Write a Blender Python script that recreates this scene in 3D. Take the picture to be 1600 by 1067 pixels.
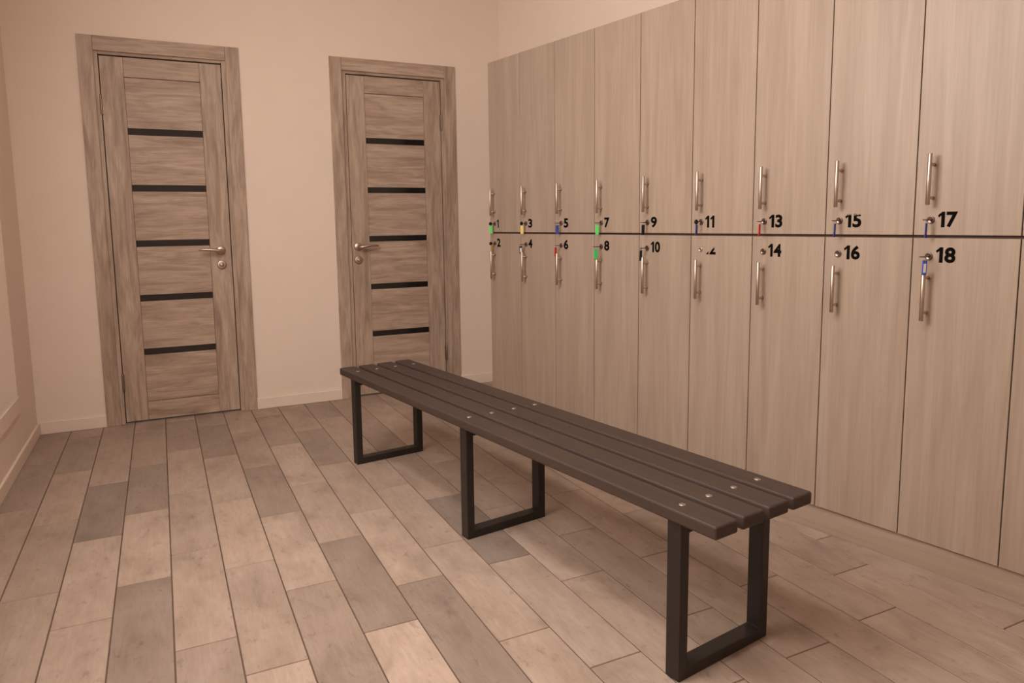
import bpy, bmesh, math, random
from mathutils import Vector, Matrix
random.seed(7)
S = bpy.context.scene
for o in list(bpy.data.objects):
    bpy.data.objects.remove(o, do_unlink=True)
COL = S.collection

# ------------------------------------------------------------------ camera
cd = bpy.data.cameras.new('camera')
cam = bpy.data.objects.new('camera', cd)
COL.objects.link(cam)
cd.sensor_width = 36.0
cd.lens = 1124.36 / 1600 * 36
cd.shift_y = -0.03189
cd.clip_start = 0.02
_r = Vector((0.89832418, -0.43916806, -0.0120453))
_u = Vector((0.06344131, 0.10254264, 0.99270348))
_f = Vector((0.4347285, 0.89253371, -0.11997793))
M = Matrix((( _r.x, _u.x, -_f.x, 0.0), (_r.y, _u.y, -_f.y, 0.0), (_r.z, _u.z, -_f.z, 1.1001), (0, 0, 0, 1)))
cam.matrix_world = M
S.camera = cam

# ------------------------------------------------------------------ world, lamps, exposure
w = bpy.data.worlds.new('world'); S.world = w; w.use_nodes = True
w.node_tree.nodes['Background'].inputs[0].default_value = (0.8, 0.62, 0.5, 1)
w.node_tree.nodes['Background'].inputs[1].default_value = 0.05
S.view_settings.view_transform = 'Standard'
S.view_settings.look = 'None'
S.view_settings.exposure = 0.0
S.view_settings.gamma = 1.0
S.view_settings.use_curve_mapping = False
CEIL = 2.75
LAMP_COL = (1.0, 0.95, 0.89)
# (x, y, size x, size y, watts)
LAMPS = [(0.05, 1.25, 0.30, 1.60, 35)]
for lx, ly, sx, sy, wt in LAMPS:
    ld = bpy.data.lights.new('ceiling_lamp', 'AREA')
    ld.shape = 'RECTANGLE'; ld.size = sx; ld.size_y = sy; ld.energy = wt; ld.color = LAMP_COL
    lo = bpy.data.objects.new('ceiling_lamp', ld); COL.objects.link(lo)
    lo.location = (lx, ly, CEIL - 0.035)
# daylight through the frosted window in the left wall, beside the viewer
WIN = dict(y0=1.15, y1=2.45, z0=1.42, z1=2.50)
DAY_COL = (1.0, 0.95, 0.89)
wl = bpy.data.lights.new('window_daylight', 'AREA')
wl.shape = 'RECTANGLE'; wl.size = WIN['z1'] - WIN['z0'] - .1; wl.size_y = WIN['y1'] - WIN['y0'] - .1; wl.energy = 39; wl.color = DAY_COL
wo = bpy.data.objects.new('window_daylight', wl); COL.objects.link(wo)
wo.location = (-0.640, (WIN['y0'] + WIN['y1']) / 2, (WIN['z0'] + WIN['z1']) / 2); wo.rotation_euler = (0, -math.pi / 2, 0)

# ------------------------------------------------------------------ helpers
def lin(c):
    return tuple((x / 255 / 12.92) if x / 255 <= 0.04045 else ((x / 255 + 0.055) / 1.055) ** 2.4 for x in c) + (1.0,)

def mesh_obj(name, bm, mats=None, parent=None, smooth=False):
    me = bpy.data.meshes.new(name)
    bmesh.ops.recalc_face_normals(bm, faces=bm.faces)
    bm.to_mesh(me); bm.free()
    if smooth:
        for p in me.polygons: p.use_smooth = True
    o = bpy.data.objects.new(name, me); COL.objects.link(o)
    if mats is not None:
        for m in (mats if isinstance(mats, (list, tuple)) else [mats]): me.materials.append(m)
    if parent is not None: o.parent = parent
    return o

def empty(name, loc=(0, 0, 0), rz=0.0):
    o = bpy.data.objects.new(name, None); COL.objects.link(o)
    o.empty_display_size = 0.05
    o.location = loc; o.rotation_euler = (0, 0, rz)
    return o

def tag(o, label=None, cat=None, group=None, kind=None):
    if label: o['label'] = label
    if cat: o['category'] = cat
    if group: o['group'] = group
    if kind: o['kind'] = kind
    return o

def box(bm, lo, hi, bevel=0.0, segs=2, mat=0):
    b = bmesh.new()
    bmesh.ops.create_cube(b, size=1.0)
    c = [(lo[i] + hi[i]) / 2 for i in range(3)]; s = [hi[i] - lo[i] for i in range(3)]
    for v in b.verts:
        v.co = Vector((c[0] + v.co.x * s[0], c[1] + v.co.y * s[1], c[2] + v.co.z * s[2]))
    if bevel > 0:
        bmesh.ops.bevel(b, geom=list(b.edges), offset=bevel, segments=segs, profile=0.5, affect='EDGES')
    merge(bm, b, mat)

def merge(bm, b, mat=0, M=None):
    vs = [bm.verts.new(M @ v.co if M else v.co) for v in b.verts]
    b.verts.index_update()
    for f in b.faces:
        nf = bm.faces.new([vs[v.index] for v in f.verts]); nf.material_index = mat; nf.smooth = f.smooth
    b.free()

def lathe(bm, prof, axis_p, axis_d, n=24, mat=0):
    """prof: list of (distance along axis, radius)"""
    d = Vector(axis_d).normalized(); p = Vector(axis_p)
    a = d.orthogonal().normalized(); c = d.cross(a)
    rings = []
    for h, r in prof:
        if r < 1e-6: rings.append([bm.verts.new(p + d * h)])
        else: rings.append([bm.verts.new(p + d * h + (a * math.cos(2 * math.pi * k / n) + c * math.sin(2 * math.pi * k / n)) * r) for k in range(n)])
    for A, B in zip(rings, rings[1:]):
        for k in range(n):
            k2 = (k + 1) % n
            if len(A) == 1 and len(B) == 1: continue
            if len(A) == 1: f = bm.faces.new([A[0], B[k2], B[k]])
            elif len(B) == 1: f = bm.faces.new([A[k], A[k2], B[0]])
            else: f = bm.faces.new([A[k], A[k2], B[k2], B[k]])
            f.material_index = mat; f.smooth = True
    for R, flip in ((rings[0], True), (rings[-1], False)):
        if len(R) > 1:
            f = bm.faces.new(list(reversed(R)) if flip else R); f.material_index = mat

def tube(bm, pts, rads, n=12, squash=1.0, up=Vector((0, 0, 1)), mat=0):
    rings = []
    pts = [Vector(p) for p in pts]
    for i, p in enumerate(pts):
        d = (pts[min(i + 1, len(pts) - 1)] - pts[max(i - 1, 0)]).normalized()
        s = d.cross(up).normalized(); u = s.cross(d).normalized()
        rings.append([bm.verts.new(p + (s * math.cos(2 * math.pi * k / n) + u * math.sin(2 * math.pi * k / n) * squash) * rads[i]) for k in range(n)])
    for A, B in zip(rings, rings[1:]):
        for k in range(n):
            f = bm.faces.new([A[k], A[(k + 1) % n], B[(k + 1) % n], B[k]]); f.smooth = True; f.material_index = mat
    bm.faces.new(list(reversed(rings[0]))); bm.faces.new(rings[-1])

def prism(bm, poly, z0, z1, mat=0):
    a = [bm.verts.new((x, y, z0)) for x, y in poly]; b = [bm.verts.new((x, y, z1)) for x, y in poly]
    bm.faces.new(list(reversed(a))).material_index = mat; bm.faces.new(b).material_index = mat
    for k in range(len(poly)):
        k2 = (k + 1) % len(poly)
        bm.faces.new([a[k], a[k2], b[k2], b[k]]).material_index = mat

# ------------------------------------------------------------------ materials
class NT:
    def __init__(s, name):
        s.m = bpy.data.materials.new(name); s.m.use_nodes = True
        s.t = s.m.node_tree; s.b = s.t.nodes['Principled BSDF']; s.out = s.t.nodes['Material Output']
    def n(s, typ, **kw):
        nd = s.t.nodes.new(typ)
        for k, v in kw.items(): setattr(nd, k, v)
        return nd
    def l(s, a, b): s.t.links.new(a, b)
    def mapping(s, src, scale, rand=0.0):
        mp = s.n('ShaderNodeMapping'); mp.inputs['Scale'].default_value = scale
        if rand:
            oi = s.n('ShaderNodeObjectInfo'); mul = s.n('ShaderNodeMath', operation='MULTIPLY'); mul.inputs[1].default_value = rand
            s.l(oi.outputs['Random'], mul.inputs[0])
            cx = s.n('ShaderNodeCombineXYZ')
            for i in range(3): s.l(mul.outputs[0], cx.inputs[i])
            s.l(cx.outputs[0], mp.inputs['Location'])
        s.l(src, mp.inputs['Vector']); return mp.outputs[0]
    def noise(s, vec, scale=1.0, detail=4.0, rough=0.55, dist=0.0):
        nd = s.n('ShaderNodeTexNoise'); nd.inputs['Scale'].default_value = scale; nd.inputs['Detail'].default_value = detail
        nd.inputs['Roughness'].default_value = rough; nd.inputs['Distortion'].default_value = dist
        s.l(vec, nd.inputs['Vector']); return nd.outputs[0]
    def ramp(s, fac, stops):
        r = s.n('ShaderNodeValToRGB'); e = r.color_ramp.elements
        while len(e) < len(stops): e.new(0.5)
        for i, (p, c) in enumerate(stops): e[i].position = p; e[i].color = c
        s.l(fac, r.inputs[0]); return r.outputs[0]
    def mix(s, fac, a, b, mode='MIX'):
        m = s.n('ShaderNodeMix', data_type='RGBA', blend_type=mode)
        for v, i in ((fac, 0), (a, 6), (b, 7)):
            if isinstance(v, (int, float)): m.inputs[i].default_value = v
            elif isinstance(v, tuple): m.inputs[i].default_value = v
            else: s.l(v, m.inputs[i])
        return m.outputs[2]
    def bump(s, h, strength=0.1, dist=0.002):
        b = s.n('ShaderNodeBump'); b.inputs['Strength'].default_value = strength; b.inputs['Distance'].default_value = dist
        s.l(h, b.inputs['Height']); s.l(b.outputs[0], s.b.inputs['Normal'])
    def set(s, rough=0.5, metal=0.0, col=None, spec=None):
        s.b.inputs['Roughness'].default_value = rough; s.b.inputs['Metallic'].default_value = metal
        if spec is not None: s.b.inputs['Specular IOR Level'].default_value = spec
        if col is not None:
            if isinstance(col, tuple): s.b.inputs['Base Color'].default_value = col
            else: s.l(col, s.b.inputs['Base Color'])
        return s.m

def flat(name, rgb, rough=0.5, metal=0.0, spec=None, vary=0.0):
    t = NT(name); c = lin(rgb)
    if vary:
        g = t.n('ShaderNodeNewGeometry')
        nz = t.noise(g.outputs['Position'], 9.0, 5.0)
        d = tuple(x * (1 - vary) for x in c[:3]) + (1,); u = tuple(min(1, x * (1 + vary)) for x in c[:3]) + (1,)
        return t.set(rough, metal, t.ramp(nz, [(0.3, d), (0.7, u)]), spec)
    return t.set(rough, metal, c, spec)

def wood(name, scale, dark, mid, light, fine, rough=0.5, contrast=(0.33, 0.5, 0.68), bumpk=0.06, rand=37.0, streaky=0.75):
    t = NT(name); g = t.n('ShaderNodeNewGeometry')
    v1 = t.mapping(g.outputs['Position'], scale, rand)
    v2 = t.mapping(g.outputs['Position'], fine, rand)
    a = t.noise(v1, 1.0, 6.0, 0.6, 0.9)
    b = t.noise(v2, 1.0, 3.0, 0.6, 0.2)
    base = t.ramp(a, [(contrast[0], lin(dark)), (contrast[1], lin(mid)), (contrast[2], lin(light))])
    streak = t.ramp(b, [(0.35, (0.80, 0.78, 0.76, 1)), (0.6, (1.04, 1.04, 1.04, 1))])
    col = t.mix(streaky, base, streak, 'MULTIPLY')
    t.bump(b, bumpk, 0.0008)
    return t.set(rough, 0.0, col, 0.35)

WALL_PAINT = flat('wall_paint', (232, 212, 196), 0.85, vary=0.012, spec=0.2)
WALL_SIDE = WALL_PAINT
TRIM_PAINT = flat('baseboard_paint', (230, 210, 194), 0.55, vary=0.01)
CEIL_PAINT = flat('ceiling_paint', (240, 232, 224), 0.9)
LAMINATE = wood('locker_laminate', (20, 20, 1.3), (154, 133, 117), (161, 140, 124), (167, 147, 131), (150, 150, 3.5), 0.42, streaky=0.36, bumpk=0.03)
PLINTH_LAM = wood('plinth_laminate', (1.0, 1.0, 14), (154, 133, 117), (162, 141, 125), (169, 148, 132), (2.2, 2.2, 90), 0.45, streaky=0.4)
LOCKER_EDGE = flat('locker_carcass_dark', (92, 66, 52), 0.6)
OAK_V = wood('door_oak_upright', (24, 24, 2.6), (152, 129, 112), (178, 154, 136), (194, 170, 152), (170, 170, 9.0), 0.5, bumpk=0.1)
OAK_H = wood('door_oak_crosswise', (2.8, 24, 24), (148, 124, 107), (178, 153, 135), (196, 172, 154), (9.0, 170, 170), 0.5, contrast=(0.3, 0.5, 0.7), bumpk=0.1)
BLACK_GLASS = flat('black_glass', (34, 30, 30), 0.12, spec=0.5)
STEEL = flat('satin_steel', (192, 175, 162), 0.4, 1.0)
STEEL_DARK = flat('worn_key_steel', (84, 70, 62), 0.5, 0.6)
LOCK_STEEL = flat('lock_steel', (122, 104, 94), 0.3, 0.9)
BOLT_STEEL = flat('bolt_steel', (178, 166, 160), 0.42, 0.9)
BLACK = flat('black_plastic', (22, 20, 22), 0.4)
INK = flat('black_vinyl', (14, 11, 10), 0.9, spec=0.05)
FRAME_METAL = flat('bench_frame_paint', (39, 32, 29), 0.42, spec=0.4)
SHADOW_GAP = flat('painted_gap_shade', (40, 28, 22), 0.9)
PAPER = flat('tag_paper', (235, 232, 240), 0.6)
TAGCOL = {
    'green': flat('tag_green', (96, 222, 112), 0.4), 'emerald green': flat('tag_emerald', (40, 190, 92), 0.4),
    'yellow': flat('tag_yellow', (238, 212, 128), 0.4), 'olive yellow': flat('tag_olive', (176, 144, 78), 0.4),
    'blue': flat('tag_blue', (52, 66, 150), 0.4), 'bright blue': flat('tag_bright_blue', (62, 98, 190), 0.4),
    'red': flat('tag_red', (205, 52, 48), 0.4), 'black': BLACK}
MIRROR = flat('mirror_glass', (248, 246, 243), 0.02, 1.0)
HINGE = flat('hinge_steel', (146, 128, 114), 0.45, 0.9)

def slat_mat():
    t = NT('bench_slat_stain'); tc = t.n('ShaderNodeTexCoord')
    v = t.mapping(tc.outputs['Object'], (60, 2.5, 60), 11.0)
    a = t.noise(v, 1.0, 5.0, 0.6)
    col = t.ramp(a, [(0.3, lin((62, 49, 43))), (0.7, lin((71, 57, 50)))])
    t.bump(a, 0.15, 0.0006)
    return t.set(0.55, 0.0, col, 0.3)
SLAT = slat_mat()

def masked_ink(name, lo, hi, horizontal=False):
    """vinyl figure partly masked out: what is left grows towards the bottom"""
    t = NT(name); tc = t.n('ShaderNodeTexCoord'); g = tc.outputs['Object']
    nz = t.noise(g, 190.0, 4.0, 0.6)
    sp = t.n('ShaderNodeSeparateXYZ'); t.l(g, sp.inputs[0])
    mr = t.n('ShaderNodeMapRange'); mr.inputs[1].default_value = lo; mr.inputs[2].default_value = hi
    mr.inputs[3].default_value = 0.75; mr.inputs[4].default_value = -0.55
    t.l(sp.outputs[2], mr.inputs[0])
    ad = t.n('ShaderNodeMath', operation='ADD'); t.l(nz, ad.inputs[0]); t.l(mr.outputs[0], ad.inputs[1])
    if horizontal:
        m2 = t.n('ShaderNodeMapRange'); m2.inputs[1].default_value = 0.016; m2.inputs[2].default_value = 0.034
        m2.inputs[3].default_value = -0.6; m2.inputs[4].default_value = 0.1
        t.l(sp.outputs[0], m2.inputs[0])
        a2 = t.n('ShaderNodeMath', operation='ADD'); t.l(ad.outputs[0], a2.inputs[0]); t.l(m2.outputs[0], a2.inputs[1]); ad = a2
    fac = t.ramp(ad.outputs[0], [(0.44, (0, 0, 0, 1)), (0.56, (1, 1, 1, 1))])
    t.l(fac, t.b.inputs['Alpha'])
    return t.set(0.9, 0.0, lin((14, 11, 10)), 0.05)
INK_12 = masked_ink('erased_vinyl', 0.004, 0.036, True)  # alpha mask repeats a watermark-removal gap, not wear of the vinyl
INK_15 = masked_ink('scuffed_vinyl', 0.024, 0.054)

def floor_mat():
    t = NT('floor_wood_tile'); at = t.n('ShaderNodeAttribute', attribute_name='tone')
    g = t.n('ShaderNodeNewGeometry')
    # every tile shifts its pattern through the second channel of the attribute
    sp = t.n('ShaderNodeSeparateColor'); t.l(at.outputs['Color'], sp.inputs[0])
    sh = t.n('ShaderNodeMath', operation='MULTIPLY'); sh.inputs[1].default_value = 40.0; t.l(sp.outputs[1], sh.inputs[0])
    cx = t.n('ShaderNodeCombineXYZ')
    for i in range(3): t.l(sh.outputs[0], cx.inputs[i])
    ad = t.n('ShaderNodeVectorMath', operation='ADD'); t.l(g.outputs['Position'], ad.inputs[0]); t.l(cx.outputs[0], ad.inputs[1])
    P = ad.outputs[0]
    blot = t.noise(t.mapping(P, (9, 4.5, 9)), 1.0, 6.0, 0.6, 0.4)
    grain = t.noise(t.mapping(P, (95, 10, 95)), 1.0, 6.0, 0.7, 0.8)
    speck = t.noise(t.mapping(P, (38, 22, 38)), 1.0, 6.0, 0.7)
    base = t.ramp(blot, [(0.28, lin((146, 127, 112))), (0.46, lin((165, 143, 128))), (0.74, lin((178, 157, 142)))])
    gr = t.ramp(grain, [(0.3, (0.78, 0.765, 0.755, 1)), (0.65, (1.04, 1.04, 1.04, 1))])
    c = t.mix(0.6, base, gr, 'MULTIPLY')
    dk = t.ramp(speck, [(0.32, (0.66, 0.63, 0.61, 1)), (0.42, (1, 1, 1, 1))])
    c = t.mix(0.7, c, dk, 'MULTIPLY')
    # some tiles lean to grey
    cool = t.mix(1.0, c, (0.80, 0.815, 0.84, 1), 'MULTIPLY')
    c = t.mix(sp.outputs[2], c, cool)
    gain = t.n('ShaderNodeCombineColor')
    for i in range(3): t.l(sp.outputs[0], gain.inputs[i])
    c = t.mix(1.0, c, gain.outputs[0], 'MULTIPLY')
    t.bump(grain, 0.12, 0.0008)
    rr = t.n('ShaderNodeMapRange'); rr.inputs[3].default_value = 0.42; rr.inputs[4].default_value = 0.62
    t.l(blot, rr.inputs[0]); t.l(rr.outputs[0], t.b.inputs['Roughness'])
    t.l(c, t.b.inputs['Base Color']); t.b.inputs['Specular IOR Level'].default_value = 0.3
    return t.m
FLOOR = floor_mat()
GROUT = flat('floor_grout', (92, 72, 60), 0.9)

# ------------------------------------------------------------------ room geometry
D = 4.479                      # back wall
XL = -0.645                    # left wall
YF = -1.3                      # wall behind the camera
AL = math.radians(-9.968)      # the locker side of the room is not square to the back wall
T = Vector((math.sin(AL), math.cos(AL), 0)); N = Vector((math.cos(AL), -math.sin(AL), 0))
CR = Vector((2.107, D, 0))     # corner of back wall and right wall
def right_at(y):               # point of the right wall at a given y
    return CR - T * ((D - y) / T.y)

# floor: rows of tiles, joints measured row by row
ROW0, PITCH, LEN = -0.493, 0.154, 0.614
PH = {-1: 2.67, 0: 2.47, 1: 2.23, 2: 2.42, 3: 1.965, 4: 1.775, 5: 2.155, 6: 1.825, 7: 2.03, 8: 2.235, 9: 2.03, 10: 1.825, 11: 2.11,
      12: 1.84, 13: 1.55, 14: 1.26, 15: 1.47, 16: 1.67, 17: 1.30, 18: 1.55, 19: 1.2, 20: 1.4, 21: 1.1}
TONE = {-1: {-1: 1.0, 0: 1.02, 1: .85, 2: .9}, 0: {-1: .93, 0: .88, 1: 1.05, 2: .88, 3: 1.06}, 1: {-1: 1.0, 0: 1.03, 1: .80, 2: 1.06, 3: .95},
        2: {-1: .86, 0: 1.12, 1: .82, 2: .92, 3: 1.03}, 3: {-1: .95, 0: 1.04, 1: .98, 2: 1.07, 3: .95}, 4: {-1: 1.12, 0: .98, 1: 1.13, 2: 1.08, 3: .85, 4: .93},
        5: {-1: .92, 0: 1.15, 1: .84, 2: .93, 3: 1.03}, 6: {-1: 1.3, 0: .84, 1: 1.02, 2: 1.12, 3: .88, 4: .98}, 7: {-1: .87, 0: 1.1, 1: 1.05, 2: .83, 3: 1.02},
        8: {-2: 1.08, -1: 1.06, 0: 1.0, 1: .98, 2: 1.02, 3: .88}, 9: {-2: 1.02, -1: 1.06, 0: .80, 1: 1.0}, 10: {-1: .98, 0: 1.06, 1: .95}, 11: {-1: .9, 0: .97, 1: .98},
        12: {-1: .95, 0: 1.02}, 13: {-1: 1.0, 0: .9}, 14: {-1: 1.08, 0: 1.0, 1: .95}, 15: {-1: 1.08, 0: 1.0}, 16: {-1: 1.03, 0: 1.08, 1: .93}}
GREY = {(1, 1): .6, (2, -1): .7, (6, 0): .7, (7, -1): .7, (9, 0): .95, (2, 1): .3, (6, -1): .25, (5, 1): .3, (4, -1): .0, (16, -1): .2, (14, -1): .2}
bm = bmesh.new()
cl = bm.loops.layers.float_color.new('tone')
def tile(x0, x1, y0, y1, tone, rnd, grey):
    e = 0.0012
    b = [(x0, y0), (x1, y0), (x1, y1), (x0, y1)]
    top = [bm.verts.new((x + (e if x == x0 else -e), y + (e if y == y0 else -e), 0.0)) for x, y in b]
    low = [bm.verts.new((x, y, -0.0022)) for x, y in b]
    fs = [bm.faces.new(top)] + [bm.faces.new([low[k], low[(k + 1) % 4], top[(k + 1) % 4], top[k]]) for k in range(4)]
    for f in fs:
        for lp in f.loops: lp[cl] = (tone, rnd, grey, 1)
G2 = 0.0015
for r in range(-1, 22):
    x0 = ROW0 + r * PITCH + G2; x1 = ROW0 + (r + 1) * PITCH - G2
    x0 = max(x0, XL - 0.004)
    for i in range(-6, 6):
        y0 = PH[r] + i * LEN + G2; y1 = PH[r] + (i + 1) * LEN - G2
        y0 = max(y0, YF - 0.01); y1 = min(y1, D + 0.03)
        if y1 - y0 < 0.02: continue
        if x0 > right_at((y0 + y1) / 2).x + 0.12: continue
        tn = TONE.get(r, {}).get(i, random.uniform(0.9, 1.1))
        tn = tn + random.uniform(-.015, .015)
        tile(x0, x1, y0, y1, tn, random.random(), GREY.get((r, i), random.choice([0, 0, 0, .15, .3])))
# grout bed
pv = [(XL - .02, YF - .02), (right_at(YF).x + .15, YF - .02), (CR.x + .15, D + .03), (XL - .02, D + .03)]
gv = [bm.verts.new((x, y, -0.0018)) for x, y in pv]; gf = bm.faces.new(gv); gf.material_index = 1
gl = [bm.verts.new((x, y, -0.06)) for x, y in pv]
bm.faces.new(list(reversed(gl))).material_index = 1
for k in range(4): bm.faces.new([gv[k], gl[k], gl[(k + 1) % 4], gv[(k + 1) % 4]]).material_index = 1
fl = mesh_obj('floor', bm, [FLOOR, GROUT])
tag(fl, 'brown and beige wood-look floor tiles laid in staggered rows', kind='structure')

# doors: (frame left, leaf left, leaf right, frame right)
CAS_W = 0.0715; HD_H = 0.076; HEAD = 2.097
DOORS = [dict(cl=-0.322, l=-0.2265, r=0.3735, cr=0.470), dict(cl=0.980, l=1.0815, r=1.688, cr=1.784)]
bm = bmesh.new()
th = 0.12
o1, o2 = [(d['l'] - 0.026, d['r'] + 0.026) for d in DOORS]
OPT = 2.028
for x0, x1 in ((XL - th, o1[0]), (o1[1], o2[0]), (o2[1], CR.x + 0.12)):
    box(bm, (x0, D, 0), (x1, D + th, CEIL))
for x0, x1 in (o1, o2):
    box(bm, (x0, D, OPT), (x1, D + th, CEIL))
tag(mesh_obj('wall_back', bm, WALL_PAINT), 'cream painted back wall with two doors', kind='structure')
bm = bmesh.new()
box(bm, (XL - th, YF - th, 0), (XL, WIN['y0'], CEIL)); box(bm, (XL - th, WIN['y1'], 0), (XL, D, CEIL))
box(bm, (XL - th, WIN['y0'], 0), (XL, WIN['y1'], WIN['z0'])); box(bm, (XL - th, WIN['y0'], WIN['z1']), (XL, WIN['y1'], CEIL))
tag(mesh_obj('wall_left', bm, WALL_SIDE), 'plain painted wall at the left edge', kind='structure')
bm = bmesh.new(); box(bm, (XL, YF - th, 0), (right_at(YF).x + .12, YF, CEIL))
tag(mesh_obj('wall_front', bm, WALL_PAINT), 'cream painted wall behind the viewer', kind='structure')
bm = bmesh.new(); A = right_at(YF); B = CR
prism(bm, [(A.x, A.y), (A.x + .12, A.y), (B.x + .12, B.y), (B.x, B.y)], 0, CEIL)
tag(mesh_obj('wall_right', bm, WALL_PAINT), 'cream painted wall behind and above the lockers', kind='structure')
bm = bmesh.new(); prism(bm, [(XL - th, YF - th), (A.x + .12, YF - th), (CR.x + .12, D + th), (XL - th, D + th)], CEIL, CEIL + 0.1)
tag(mesh_obj('ceiling', bm, CEIL_PAINT), 'pale painted ceiling', kind='structure')
wr = empty('window_1', (XL, (WIN['y0'] + WIN['y1']) / 2, WIN['z0'])); tag(wr, 'high frosted window in the left wall', kind='structure')
hy = (WIN['y1'] - WIN['y0']) / 2; hz_ = WIN['z1'] - WIN['z0']
bm = bmesh.new()
for a_, b_ in (((-hy, 0), (hy, .05)), ((-hy, hz_ - .05), (hy, hz_)), ((-hy, .05), (-hy + .05, hz_ - .05)), ((hy - .05, .05), (hy, hz_ - .05)), ((-.025, .05), (.025, hz_ - .05))):
    box(bm, (-.09, a_[0], a_[1]), (-.03, b_[0], b_[1]), .003)
mesh_obj('window_frame', bm, TRIM_PAINT, wr)
GL = NT('frosted_pane'); GL.b.inputs['Emission Color'].default_value = DAY_COL + (1,); GL.b.inputs['Emission Strength'].default_value = 3.0; GL.set(0.6, 0, (0.85, 0.85, 0.85, 1))
for sg in (-1, 1):
    y_ = sorted((sg * .025, sg * (hy - .05)))
    bm = bmesh.new(); box(bm, (-.065, y_[0], .05), (-.055, y_[1], hz_ - .05)); mesh_obj('pane', bm, GL.m, wr)
# baseboards
BH = 0.066; BT = 0.013
bm = bmesh.new()
for x0, x1 in ((XL + BT, DOORS[0]['cl']), (DOORS[0]['cr'], DOORS[1]['cl']), (DOORS[1]['cr'], CR.x)):
    box(bm, (x0, D - BT, 0), (x1, D, BH), 0.003)
tag(mesh_obj('baseboard_back', bm, TRIM_PAINT), 'cream baseboard along the back wall between the doors', kind='structure')
bm = bmesh.new(); box(bm, (XL, YF, 0), (XL + BT, D, BH), 0.004)
tag(mesh_obj('baseboard_left', bm, TRIM_PAINT), 'baseboard along the left wall', kind='structure')

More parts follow.
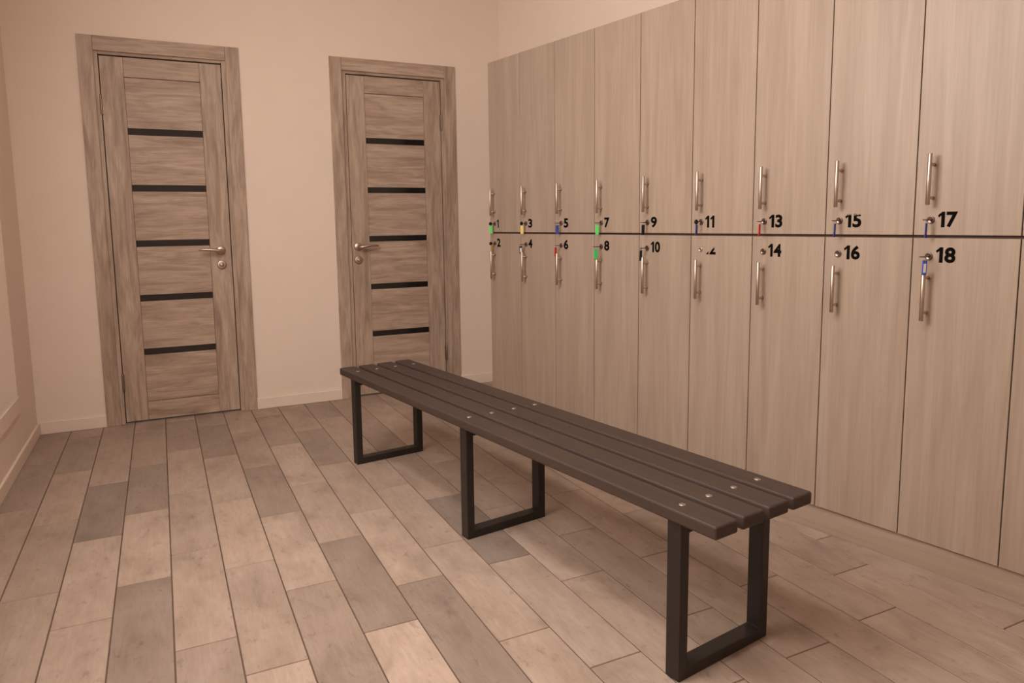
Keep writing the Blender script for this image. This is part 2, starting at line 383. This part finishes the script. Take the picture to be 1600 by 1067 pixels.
# ------------------------------------------------------------------ doors
def door(name, d, hinge_left, label):
    root = empty(name, (0, D, 0)); tag(root, label, kind='structure')
    y0 = -0.012
    # casing: two uprights to full height and a head between them
    for x0, x1 in ((d['cl'], d['cl'] + CAS_W), (d['cr'] - CAS_W, d['cr'])):
        bm = bmesh.new(); box(bm, (x0, y0, 0), (x1, 0.0, HEAD), 0.002); mesh_obj('casing', bm, OAK_V, root)
    bm = bmesh.new(); box(bm, (d['cl'] + CAS_W + .001, y0, HEAD - HD_H), (d['cr'] - CAS_W - .001, 0.0, HEAD), 0.002); mesh_obj('casing', bm, OAK_H, root)
    # jamb lining the opening
    bm = bmesh.new()
    box(bm, (d['l'] - .026, 0.003, 0), (d['l'] - .004, 0.10, OPT), 0.0015); box(bm, (d['r'] + .004, 0.003, 0), (d['r'] + .026, 0.10, OPT), 0.0015)
    mesh_obj('jamb', bm, OAK_V, root)
    bm = bmesh.new(); box(bm, (d['l'] - .004, 0.003, 2.006), (d['r'] + .004, 0.10, OPT), 0.0015); mesh_obj('jamb', bm, OAK_H, root)
    bm = bmesh.new(); box(bm, (d['l'] - .004, 0.058, 0.0), (d['r'] + .004, 0.064, 2.006)); mesh_obj('gap_shade_sheet', bm, SHADOW_GAP, root)  # dark sheet behind the leaf; its colour paints the shade in the gaps
    # leaf
    leaf = empty('leaf'); leaf.parent = root
    L, R_ = d['l'], d['r']; SW = 0.112; yf = 0.012; yb = 0.052; zb = 0.010
    for x0, x1 in ((L, L + SW), (R_ - SW, R_)):
        bm = bmesh.new(); box(bm, (x0, yf, zb), (x1, yb, 2.0), 0.0015); mesh_obj('stile', bm, OAK_V, leaf)
    xi0, xi1 = L + SW + .0008, R_ - SW - .0008
    tops = [1.629 - 0.3035 * k for k in range(5)]; SH = 0.035
    bm = bmesh.new(); box(bm, (xi0, yf + .0005, 1.898), (xi1, yb, 2.0), 0.0012); mesh_obj('rail', bm, OAK_H, leaf)
    bm = bmesh.new(); box(bm, (xi0, yf + .0005, zb), (xi1, yb, 0.113), 0.0012); mesh_obj('rail', bm, OAK_H, leaf)
    zt = 1.896
    for k in range(6):
        z1 = zt; z0 = tops[k] if k < 5 else 0.115
        bm = bmesh.new(); box(bm, (xi0, yf + .004, z0 + .0005), (xi1, yb - .004, z1 - .0005), 0.0015); mesh_obj('panel', bm, OAK_H, leaf)
        if k < 5:
            bm = bmesh.new(); box(bm, (xi0, yf + .007, tops[k] - SH), (xi1, yb - .008, tops[k])); g = mesh_obj('glass_strip', bm, BLACK_GLASS, leaf)
            g['label'] = 'narrow black glass strip'
            zt = tops[k] - SH
    # lever handle
    s = -1 if hinge_left else 1          # direction of the lever
    hx = (R_ - 0.055) if hinge_left else (L + 0.038)
    hz = 0.957
    bm = bmesh.new(); lathe(bm, [(0, .0255), (.006, .0255), (.009, .023), (.010, .012), (.011, .010)], (hx, yf, hz), (0, -1, 0), 28)
    ro = mesh_obj('handle', bm, STEEL, leaf); ro['label'] = 'satin steel lever handle on a round rose'
    bm = bmesh.new()
    pts = [(hx, yf - .010, hz), (hx, yf - .040, hz - .001), (hx + s * .006, yf - .050, hz - .002), (hx + s * .02, yf - .054, hz), (hx + s * .05, yf - .055, hz + .005), (hx + s * .085, yf - .053, hz + .008), (hx + s * .108, yf - .050, hz + .006), (hx + s * .118, yf - .047, hz + .003)]
    tube(bm, pts, [.0095, .0098, .0105, .0105, .0095, .0082, .0065, .004], 14, 1.0)
    mesh_obj('lever', bm, STEEL, ro)
    bm = bmesh.new(); lathe(bm, [(0, .0255), (.006, .0255), (.0095, .022), (.0085, .015), (.0085, .011), (.019, .0105), (.021, .008), (.021, 0)], (hx, yf, hz - .083), (0, -1, 0), 28)
    lk = mesh_obj('thumb_turn', bm, STEEL, leaf); lk['label'] = 'round steel thumb turn under the handle'
    bm = bmesh.new(); box(bm, (hx - .002, yf - .0255, hz - .083 - .009), (hx + .002, yf - .020, hz - .083 + .009), .001); mesh_obj('turn_bar', bm, STEEL, lk)
    # hinges
    xh = L - .003 if hinge_left else R_ + .003
    for hz2 in (1.745, 0.235):
        bm = bmesh.new(); lathe(bm, [(-.053, 0), (-.053, .005), (-.049, .0062), (.049, .0062), (.053, .005), (.053, 0)], (xh, yf - .008, hz2), (0, 0, 1), 14)
        box(bm, (xh - .010, yf - .004, hz2 - .048), (xh + .010, yf + .001, hz2 + .048), .0005)
        mesh_obj('hinge', bm, HINGE, root)
    return root
door('door_1', DOORS[0], True, 'left grey-brown oak door with five black glass strips, lever at its right')
door('door_2', DOORS[1], False, 'right grey-brown oak door behind the bench, lever at its left')

# ------------------------------------------------------------------ lockers
P0 = Vector((2.1088, 1.29675, 0.0))
RZ = AL
FRONT = -0.012                       # door faces, measured along N from the plinth face
TOP0, PIT = 2.447, 0.2866            # left end of the run (far), column pitch, measured along T
DEPTH = 0.50
def LP(t, n, z): return P0 + T * t + N * n + Vector((0, 0, z))
# local locker axes: x = along the run towards the viewer (-T), y = into the cabinet (N), z up; origin at the left front bottom corner
RZL = math.atan2(-T.y, -T.x)
Z_LOW0, Z_LOW1, Z_UP0, Z_UP1 = 0.093, 1.0375, 1.0445, 1.962
HX, NX = 0.050, 0.068                # handle / figures, distance from the left edge of the door

_glyph = {}
def glyph(ch, bold):
    """outline of one figure, height 1, left edge at 0: (verts, faces, width)"""
    if ch in _glyph: return _glyph[ch]
    if ch == '1':
        vs = [(0.0, 0.76), (0.26, 1.0), (0.44, 1.0), (0.44, 0.0), (0.22, 0.0), (0.22, 0.765), (0.08, 0.635)]
        _glyph[ch] = (vs, [[0, 6, 5, 1], [1, 5, 4, 3, 2]], 0.44); return _glyph[ch]
    cu = bpy.data.curves.new('figure', 'FONT'); cu.body = ch; cu.size = 1.0; cu.offset = bold; cu.resolution_u = 6
    o = bpy.data.objects.new('figure', cu); COL.objects.link(o)
    dg = bpy.context.evaluated_depsgraph_get(); dg.update()
    me = bpy.data.meshes.new_from_object(o.evaluated_get(dg))
    COL.objects.unlink(o); bpy.data.objects.remove(o)
    xs = [v.co.x for v in me.vertices]; ys = [v.co.y for v in me.vertices]
    k = 1.0 / (max(ys) - min(ys))
    vs = [((v.co.x - min(xs)) * k, (v.co.y - min(ys)) * k) for v in me.vertices]
    fs = [list(p.vertices) for p in me.polygons]
    bpy.data.meshes.remove(me)
    _glyph[ch] = (vs, fs, max(v[0] for v in vs)); return _glyph[ch]

def text_mesh(s, h, bold):
    V, F, x = [], [], 0.0
    for ch in s:
        vs, fs, wd = glyph(ch, bold); n = len(V)
        V += [((x + a) * h, 0.0, b * h) for a, b in vs]; F += [[i + n for i in f] for f in fs]
        x += wd + 0.09
    me = bpy.data.meshes.new('number'); me.from_pydata(V, [], F); me.update()
    return me, (x - 0.09) * h

def make_locker(k, upper, num, name_label):
    t0 = TOP0 - k * PIT
    z0, z1 = (Z_UP0, Z_UP1) if upper else (Z_LOW0, Z_LOW1)
    root = empty('locker', LP(t0, FRONT, 0), RZL)
    root.location.z = z0
    H = z1 - z0; W = PIT
    tag(root, name_label, 'locker', 'wood-look lockers along the right wall')
    G = 0.0016
    bm = bmesh.new()
    p = 0.016
    y0, y1 = 0.019, DEPTH
    HC = H if upper else H + 0.0066
    box(bm, (0.0004, y0, 0), (p, y1, HC)); box(bm, (W - p, y0, 0), (W - .0004, y1, HC))
    box(bm, (p, y0, 0), (W - p, y1, p)); box(bm, (p, y0, H - p), (W - p, y1, HC)); box(bm, (p, y1 - .006, p), (W - p, y1, H - p))
    mesh_obj('carcass', bm, LOCKER_EDGE, root)
    bm = bmesh.new(); box(bm, (G, 0, 0.001 if upper else 0.0), (W - G, 0.018, H - (0.0 if upper else 0.001)), 0.0008, 1)
    dr = mesh_obj('door', bm, LAMINATE, root)
    hz = (1.285, 1.135) if upper else (0.943, 0.788)
    pz = (1.2535, 1.156) if upper else (0.918, 0.8125)
    bm = bmesh.new(); lathe(bm, [(0, 0), (0, .0052), (.0008, .006), (hz[0] - hz[1] - .0008, .006), (hz[0] - hz[1], .0052), (hz[0] - hz[1], 0)], (HX, -0.030, hz[1] - z0), (0, 0, 1), 16)
    h = mesh_obj('handle', bm, STEEL, dr)
    for z in pz:
        bm = bmesh.new(); lathe(bm, [(-.0005, .0055), (.004, .0045), (.025, .0045)], (HX, 0, z - z0), (0, -1, 0), 14)
        mesh_obj('handle_post', bm, STEEL, dr)
    lz = 1.091 if upper else 0.982
    lk = None
    bm = bmesh.new()
    rr = 0.0113 if num != 12 else 0.0085  # locker twelve: lock shrunk and made paler where watermark removal blurs it
    lathe(bm, [(0, rr), (.003, rr), (.0045, rr * .85), (.0035, rr * .72), (.0035, 0)], (HX - .001, 0, lz - z0), (0, -1, 0), 22)
    box(bm, (HX - .0052, -.0040, lz - z0 - .0009), (HX + .0032, -.0030, lz - z0 + .0009), mat=1)
    lk = mesh_obj('lock', bm, [LOCK_STEEL if num != 12 else STEEL, BLACK], dr)
    if num:
        me, wd = text_mesh(str(num), 0.0460, 0.038)
        me.materials.append(INK_12 if num == 12 else INK_15 if num == 15 else INK)
        o = bpy.data.objects.new('number', me); COL.objects.link(o); o.parent = dr
        o.location = (NX, -0.0006, (1.0685 if upper else 0.9640) - z0)
        sx = 0.055 / wd if num >= 13 else (0.034 / wd if num < 10 and num > 1 else 1.0)
        if num in (11,): sx = 0.045 / wd
        if num in (10, 12): sx = 0.054 / wd
        if num == 1: sx = 0.018 / wd
        o.scale = (sx, 1, 1)
        o['label'] = 'black number %d' % num if num not in (12, 15) else ('black number 12 mostly erased by watermark removal' if num == 12 else 'scuffed black number 15')  # twelve stays partial where watermark removal erased it; nothing has flaked
    return root

KEYS = {1: ('green', 'v', 0.9), 2: ('olive yellow', 'v', 0.5), 3: ('yellow', 'v', 0.9), 4: ('black', 'h', 1.1), 5: ('blue', 'h', 1.0), 6: ('red', 'h', 0.55), 7: ('green', 'h', 1.0),
        8: ('emerald green', 'h', 1.0), 9: ('black', 'h', 0.8), 10: ('black', 'h', 0.6), 11: ('blue', 'v', 0.5), 13: ('red', 'h', 0.5), 15: ('blue', 'h', 0.5), 17: ('blue', 'h', 0.55), 18: ('bright blue', 'h', 1.35)}

def make_key(k, upper, num):
    colr, plane, turn = KEYS[num]
    t0 = TOP0 - k * PIT
    lz = 1.091 if upper else 0.982
    root = empty('key', LP(t0, FRONT, 0), RZL)
    root.location += (-T) * (HX - .001) + Vector((0, 0, lz)) + (-N) * 0.0046
    head = 'black-headed key' if plane == 'v' else 'steel key'
    tg = {4: 'black tag framing a white slip', 18: 'bright blue and white tag'}.get(num, colr + ' tag')
    tag(root, '%s with %s in the lock of locker %d' % (head, tg, num), 'key', 'tagged keys in the locker locks')
    bm = bmesh.new()
    box(bm, (-.0034, -.028 if num in (8, 18) else -.019, -.0014), (.0034, 0.0, .0014))
    mesh_obj('blade', bm, STEEL_DARK, root)
    # bow: a flat rounded head, lying level or standing upright
    bm = bmesh.new()
    R = 0.0092 if plane == 'h' else 0.0095; c = (-.026 if num in (8, 18) else -.017) - R * 0.9; th = 0.0016 if plane == 'h' else 0.003
    ax = Vector((0, 0, 1)) if plane == 'h' else Vector((1, 0, 0))
    lathe(bm, [(-th, R * .92), (-th * .6, R), (th * .6, R), (th, R * .92)], (0, c, 0), ax, 20)
    mesh_obj('bow', bm, BLACK if plane == 'v' else STEEL_DARK, root)
    # split ring
    bm = bmesh.new()
    ox, oy = {8: (.0085, -.4), 18: (.0085, -.4), 4: (-.0095, .1), 6: (-.0095, .1), 10: (-.0095, .1), 2: (0, 1.2)}.get(num, (0, .35))   # where the ring sits on the bow
    end = Vector((ox, c + R * oy, -.003)); rr = 0.0055
    cen = end + Vector((0, 0, -rr * .6))
    pts = [cen + Vector((0, math.cos(a), math.sin(a))) * rr for a in [2 * math.pi * i / 20 for i in range(21)]]
    tube(bm, pts, [.0008] * 21, 6, up=Vector((1, 0, 0)))
    mesh_obj('ring', bm, BLACK if num in (4, 10) else STEEL, root)
    # tag
    TL = 0.044 if num not in (2, 4) else 0.036; TWD = 0.0155; TT = 0.0026
    b = bmesh.new(); box(b, (-TWD / 2, -TT / 2, -TL), (TWD / 2, TT / 2, 0), 0.0012)
    bmesh.ops.translate(b, verts=b.verts, vec=(0, 0, 0.002))
    tm = mesh_obj('tag', b, TAGCOL[colr], root)
    tm.location = cen + Vector((0, 0, -rr - .0002))
    # turn = 1: broad side towards the bench; small: edge on
    base = math.radians(62)
    tm.rotation_euler = (0.03, 0.0, base + (1 - min(turn, 1.0)) * math.radians(78))
    tm['label'] = colr + ' plastic tag'
    if num in (4, 18):
        for s in (-1, 1):
            b = bmesh.new(); box(b, (-TWD * .27, s * TT / 2 - .0003, -TL * .80), (TWD * .27, s * TT / 2 + .0003, -TL * .18)); p = mesh_obj('paper_slip', b, PAPER, tm)
    return root

where = {}
for k in range(10):
    for upper in (True, False):
        num = (2 * k + 1 if upper else 2 * k + 2) if k < 9 else 0
        if num:
            row = 'upper' if upper else 'lower'
            extra = {12: 'with its number mostly erased by watermark removal and no key', 14: 'with an empty lock beside the number', 16: 'with an empty lock beside the number',  # twelve's missing figure comes from watermark removal, not damage to the locker
                     15: 'with a scuffed number', 1: 'at the far end of the row', 2: 'at the far end of the row', 17: 'nearest of the numbered ones', 18: 'nearest of the numbered ones'}.get(num, 'with a tagged key in its lock')
            lab = '%s pale oak locker number %d %s' % (row, num, extra)
        else:
            lab = ('upper' if upper else 'lower') + ' pale oak locker cut off by the right edge, after locker ' + ('17' if upper else '18')
        make_locker(k, upper, num, lab)
        if num in KEYS: make_key(k, upper, num)

# plinth
bm = bmesh.new()
box(bm, (0, 0, 0), (PIT * 10, 0.47, 0.0925), 0.001)
pl = mesh_obj('plinth', bm, PLINTH_LAM); pl.location = LP(TOP0, 0, 0); pl.rotation_euler = (0, 0, RZL)
tag(pl, 'low wood-look plinth under the whole row of lockers', 'plinth')

# ------------------------------------------------------------------ bench
TH = -0.1525
bench = empty('bench', (1.0453, 2.4118, 0), -TH)
tag(bench, 'long dark brown slatted bench on three black metal frames', 'bench')
BW, BG, ZT, TK = 0.3600, 0.0174, 0.4305, 0.0325
YFAR, YNEAR = 0.962, -1.239
LEGS = (0.833, -0.141, -1.108)
SWD = (BW - 3 * BG) / 4
slats = []
for i in range(4):
    x0 = -BW / 2 + i * (SWD + BG)
    bm = bmesh.new(); box(bm, (x0, YNEAR, ZT - TK), (x0 + SWD, YFAR, ZT), 0.006, 3)
    sl = mesh_obj('slat', bm, SLAT, bench); slats.append(sl)
    for ly in LEGS:
        bm = bmesh.new(); xb = x0 + SWD * .5
        lathe(bm, [(-.0005, .0088), (.0009, .0086), (.0018, .0066), (.0022, .003), (.0022, 0)], (xb, ly + .001, ZT), (0, 0, 1), 18)
        bo = mesh_obj('bolt', bm, BOLT_STEEL, sl)
LW, LT = 0.0435, 0.029
for ly in LEGS:
    bm = bmesh.new()
    xo = 0.1692; zt = ZT - TK
    out = [(-xo, 0), (xo, 0), (xo, zt), (-xo, zt)]; inn = [(-xo + LT, LT), (xo - LT, LT), (xo - LT, zt - LT), (-xo + LT, zt - LT)]
    ring = []
    for y in (ly - LW / 2, ly + LW / 2):
        ring.append(([bm.verts.new((x, y, z)) for x, z in out], [bm.verts.new((x, y, z)) for x, z in inn]))
    for k in range(4):
        k2 = (k + 1) % 4
        for (o_, i_) in ring: bm.faces.new([o_[k], o_[k2], i_[k2], i_[k]])
        bm.faces.new([ring[0][0][k], ring[0][0][k2], ring[1][0][k2], ring[1][0][k]])
        bm.faces.new([ring[0][1][k], ring[0][1][k2], ring[1][1][k2], ring[1][1][k]])
    bmesh.ops.recalc_face_normals(bm, faces=bm.faces)
    bmesh.ops.bevel(bm, geom=list(bm.edges), offset=0.002, segments=2, profile=0.5, affect='EDGES')
    mesh_obj('leg_frame', bm, FRAME_METAL, bench)

# ------------------------------------------------------------------ mirror on the left wall
mr = empty('wall_mirror', (XL, 0, 0))
tag(mr, 'large wall mirror with a bottom rail on the left wall, cut off by the edge', 'mirror')
bm = bmesh.new(); box(bm, (0.0, 2.75, 0.321), (0.006, 3.970, 1.95), 0.0008); mesh_obj('mirror_glass', bm, MIRROR, mr)
bm = bmesh.new(); box(bm, (0.0, 2.75, 0.245), (0.012, 3.970, 0.319), 0.002); mesh_obj('bottom_rail', bm, WALL_SIDE, mr)

# ------------------------------------------------------------------ ceiling light housings (above the picture)
EM = NT('lamp_diffuser'); EM.b.inputs['Emission Color'].default_value = LAMP_COL + (1,); EM.b.inputs['Emission Strength'].default_value = 2.0; EM.set(0.5, 0, (0.9, 0.9, 0.9, 1))
HOUS = flat('lamp_housing', (235, 232, 226), 0.5)
for q, (lx, ly, sx, sy, wt) in enumerate(LAMPS):
    r = empty('ceiling_light', (lx, ly, CEIL)); tag(r, 'long white ceiling light along the left side', 'ceiling light')
    bm = bmesh.new(); box(bm, (-sx / 2 - .02, -sy / 2 - .02, -.03), (sx / 2 + .02, sy / 2 + .02, 0), .003); mesh_obj('housing', bm, HOUS, r)
    bm = bmesh.new(); box(bm, (-sx / 2, -sy / 2, -.033), (sx / 2, sy / 2, -.029)); mesh_obj('diffuser', bm, EM.m, r)
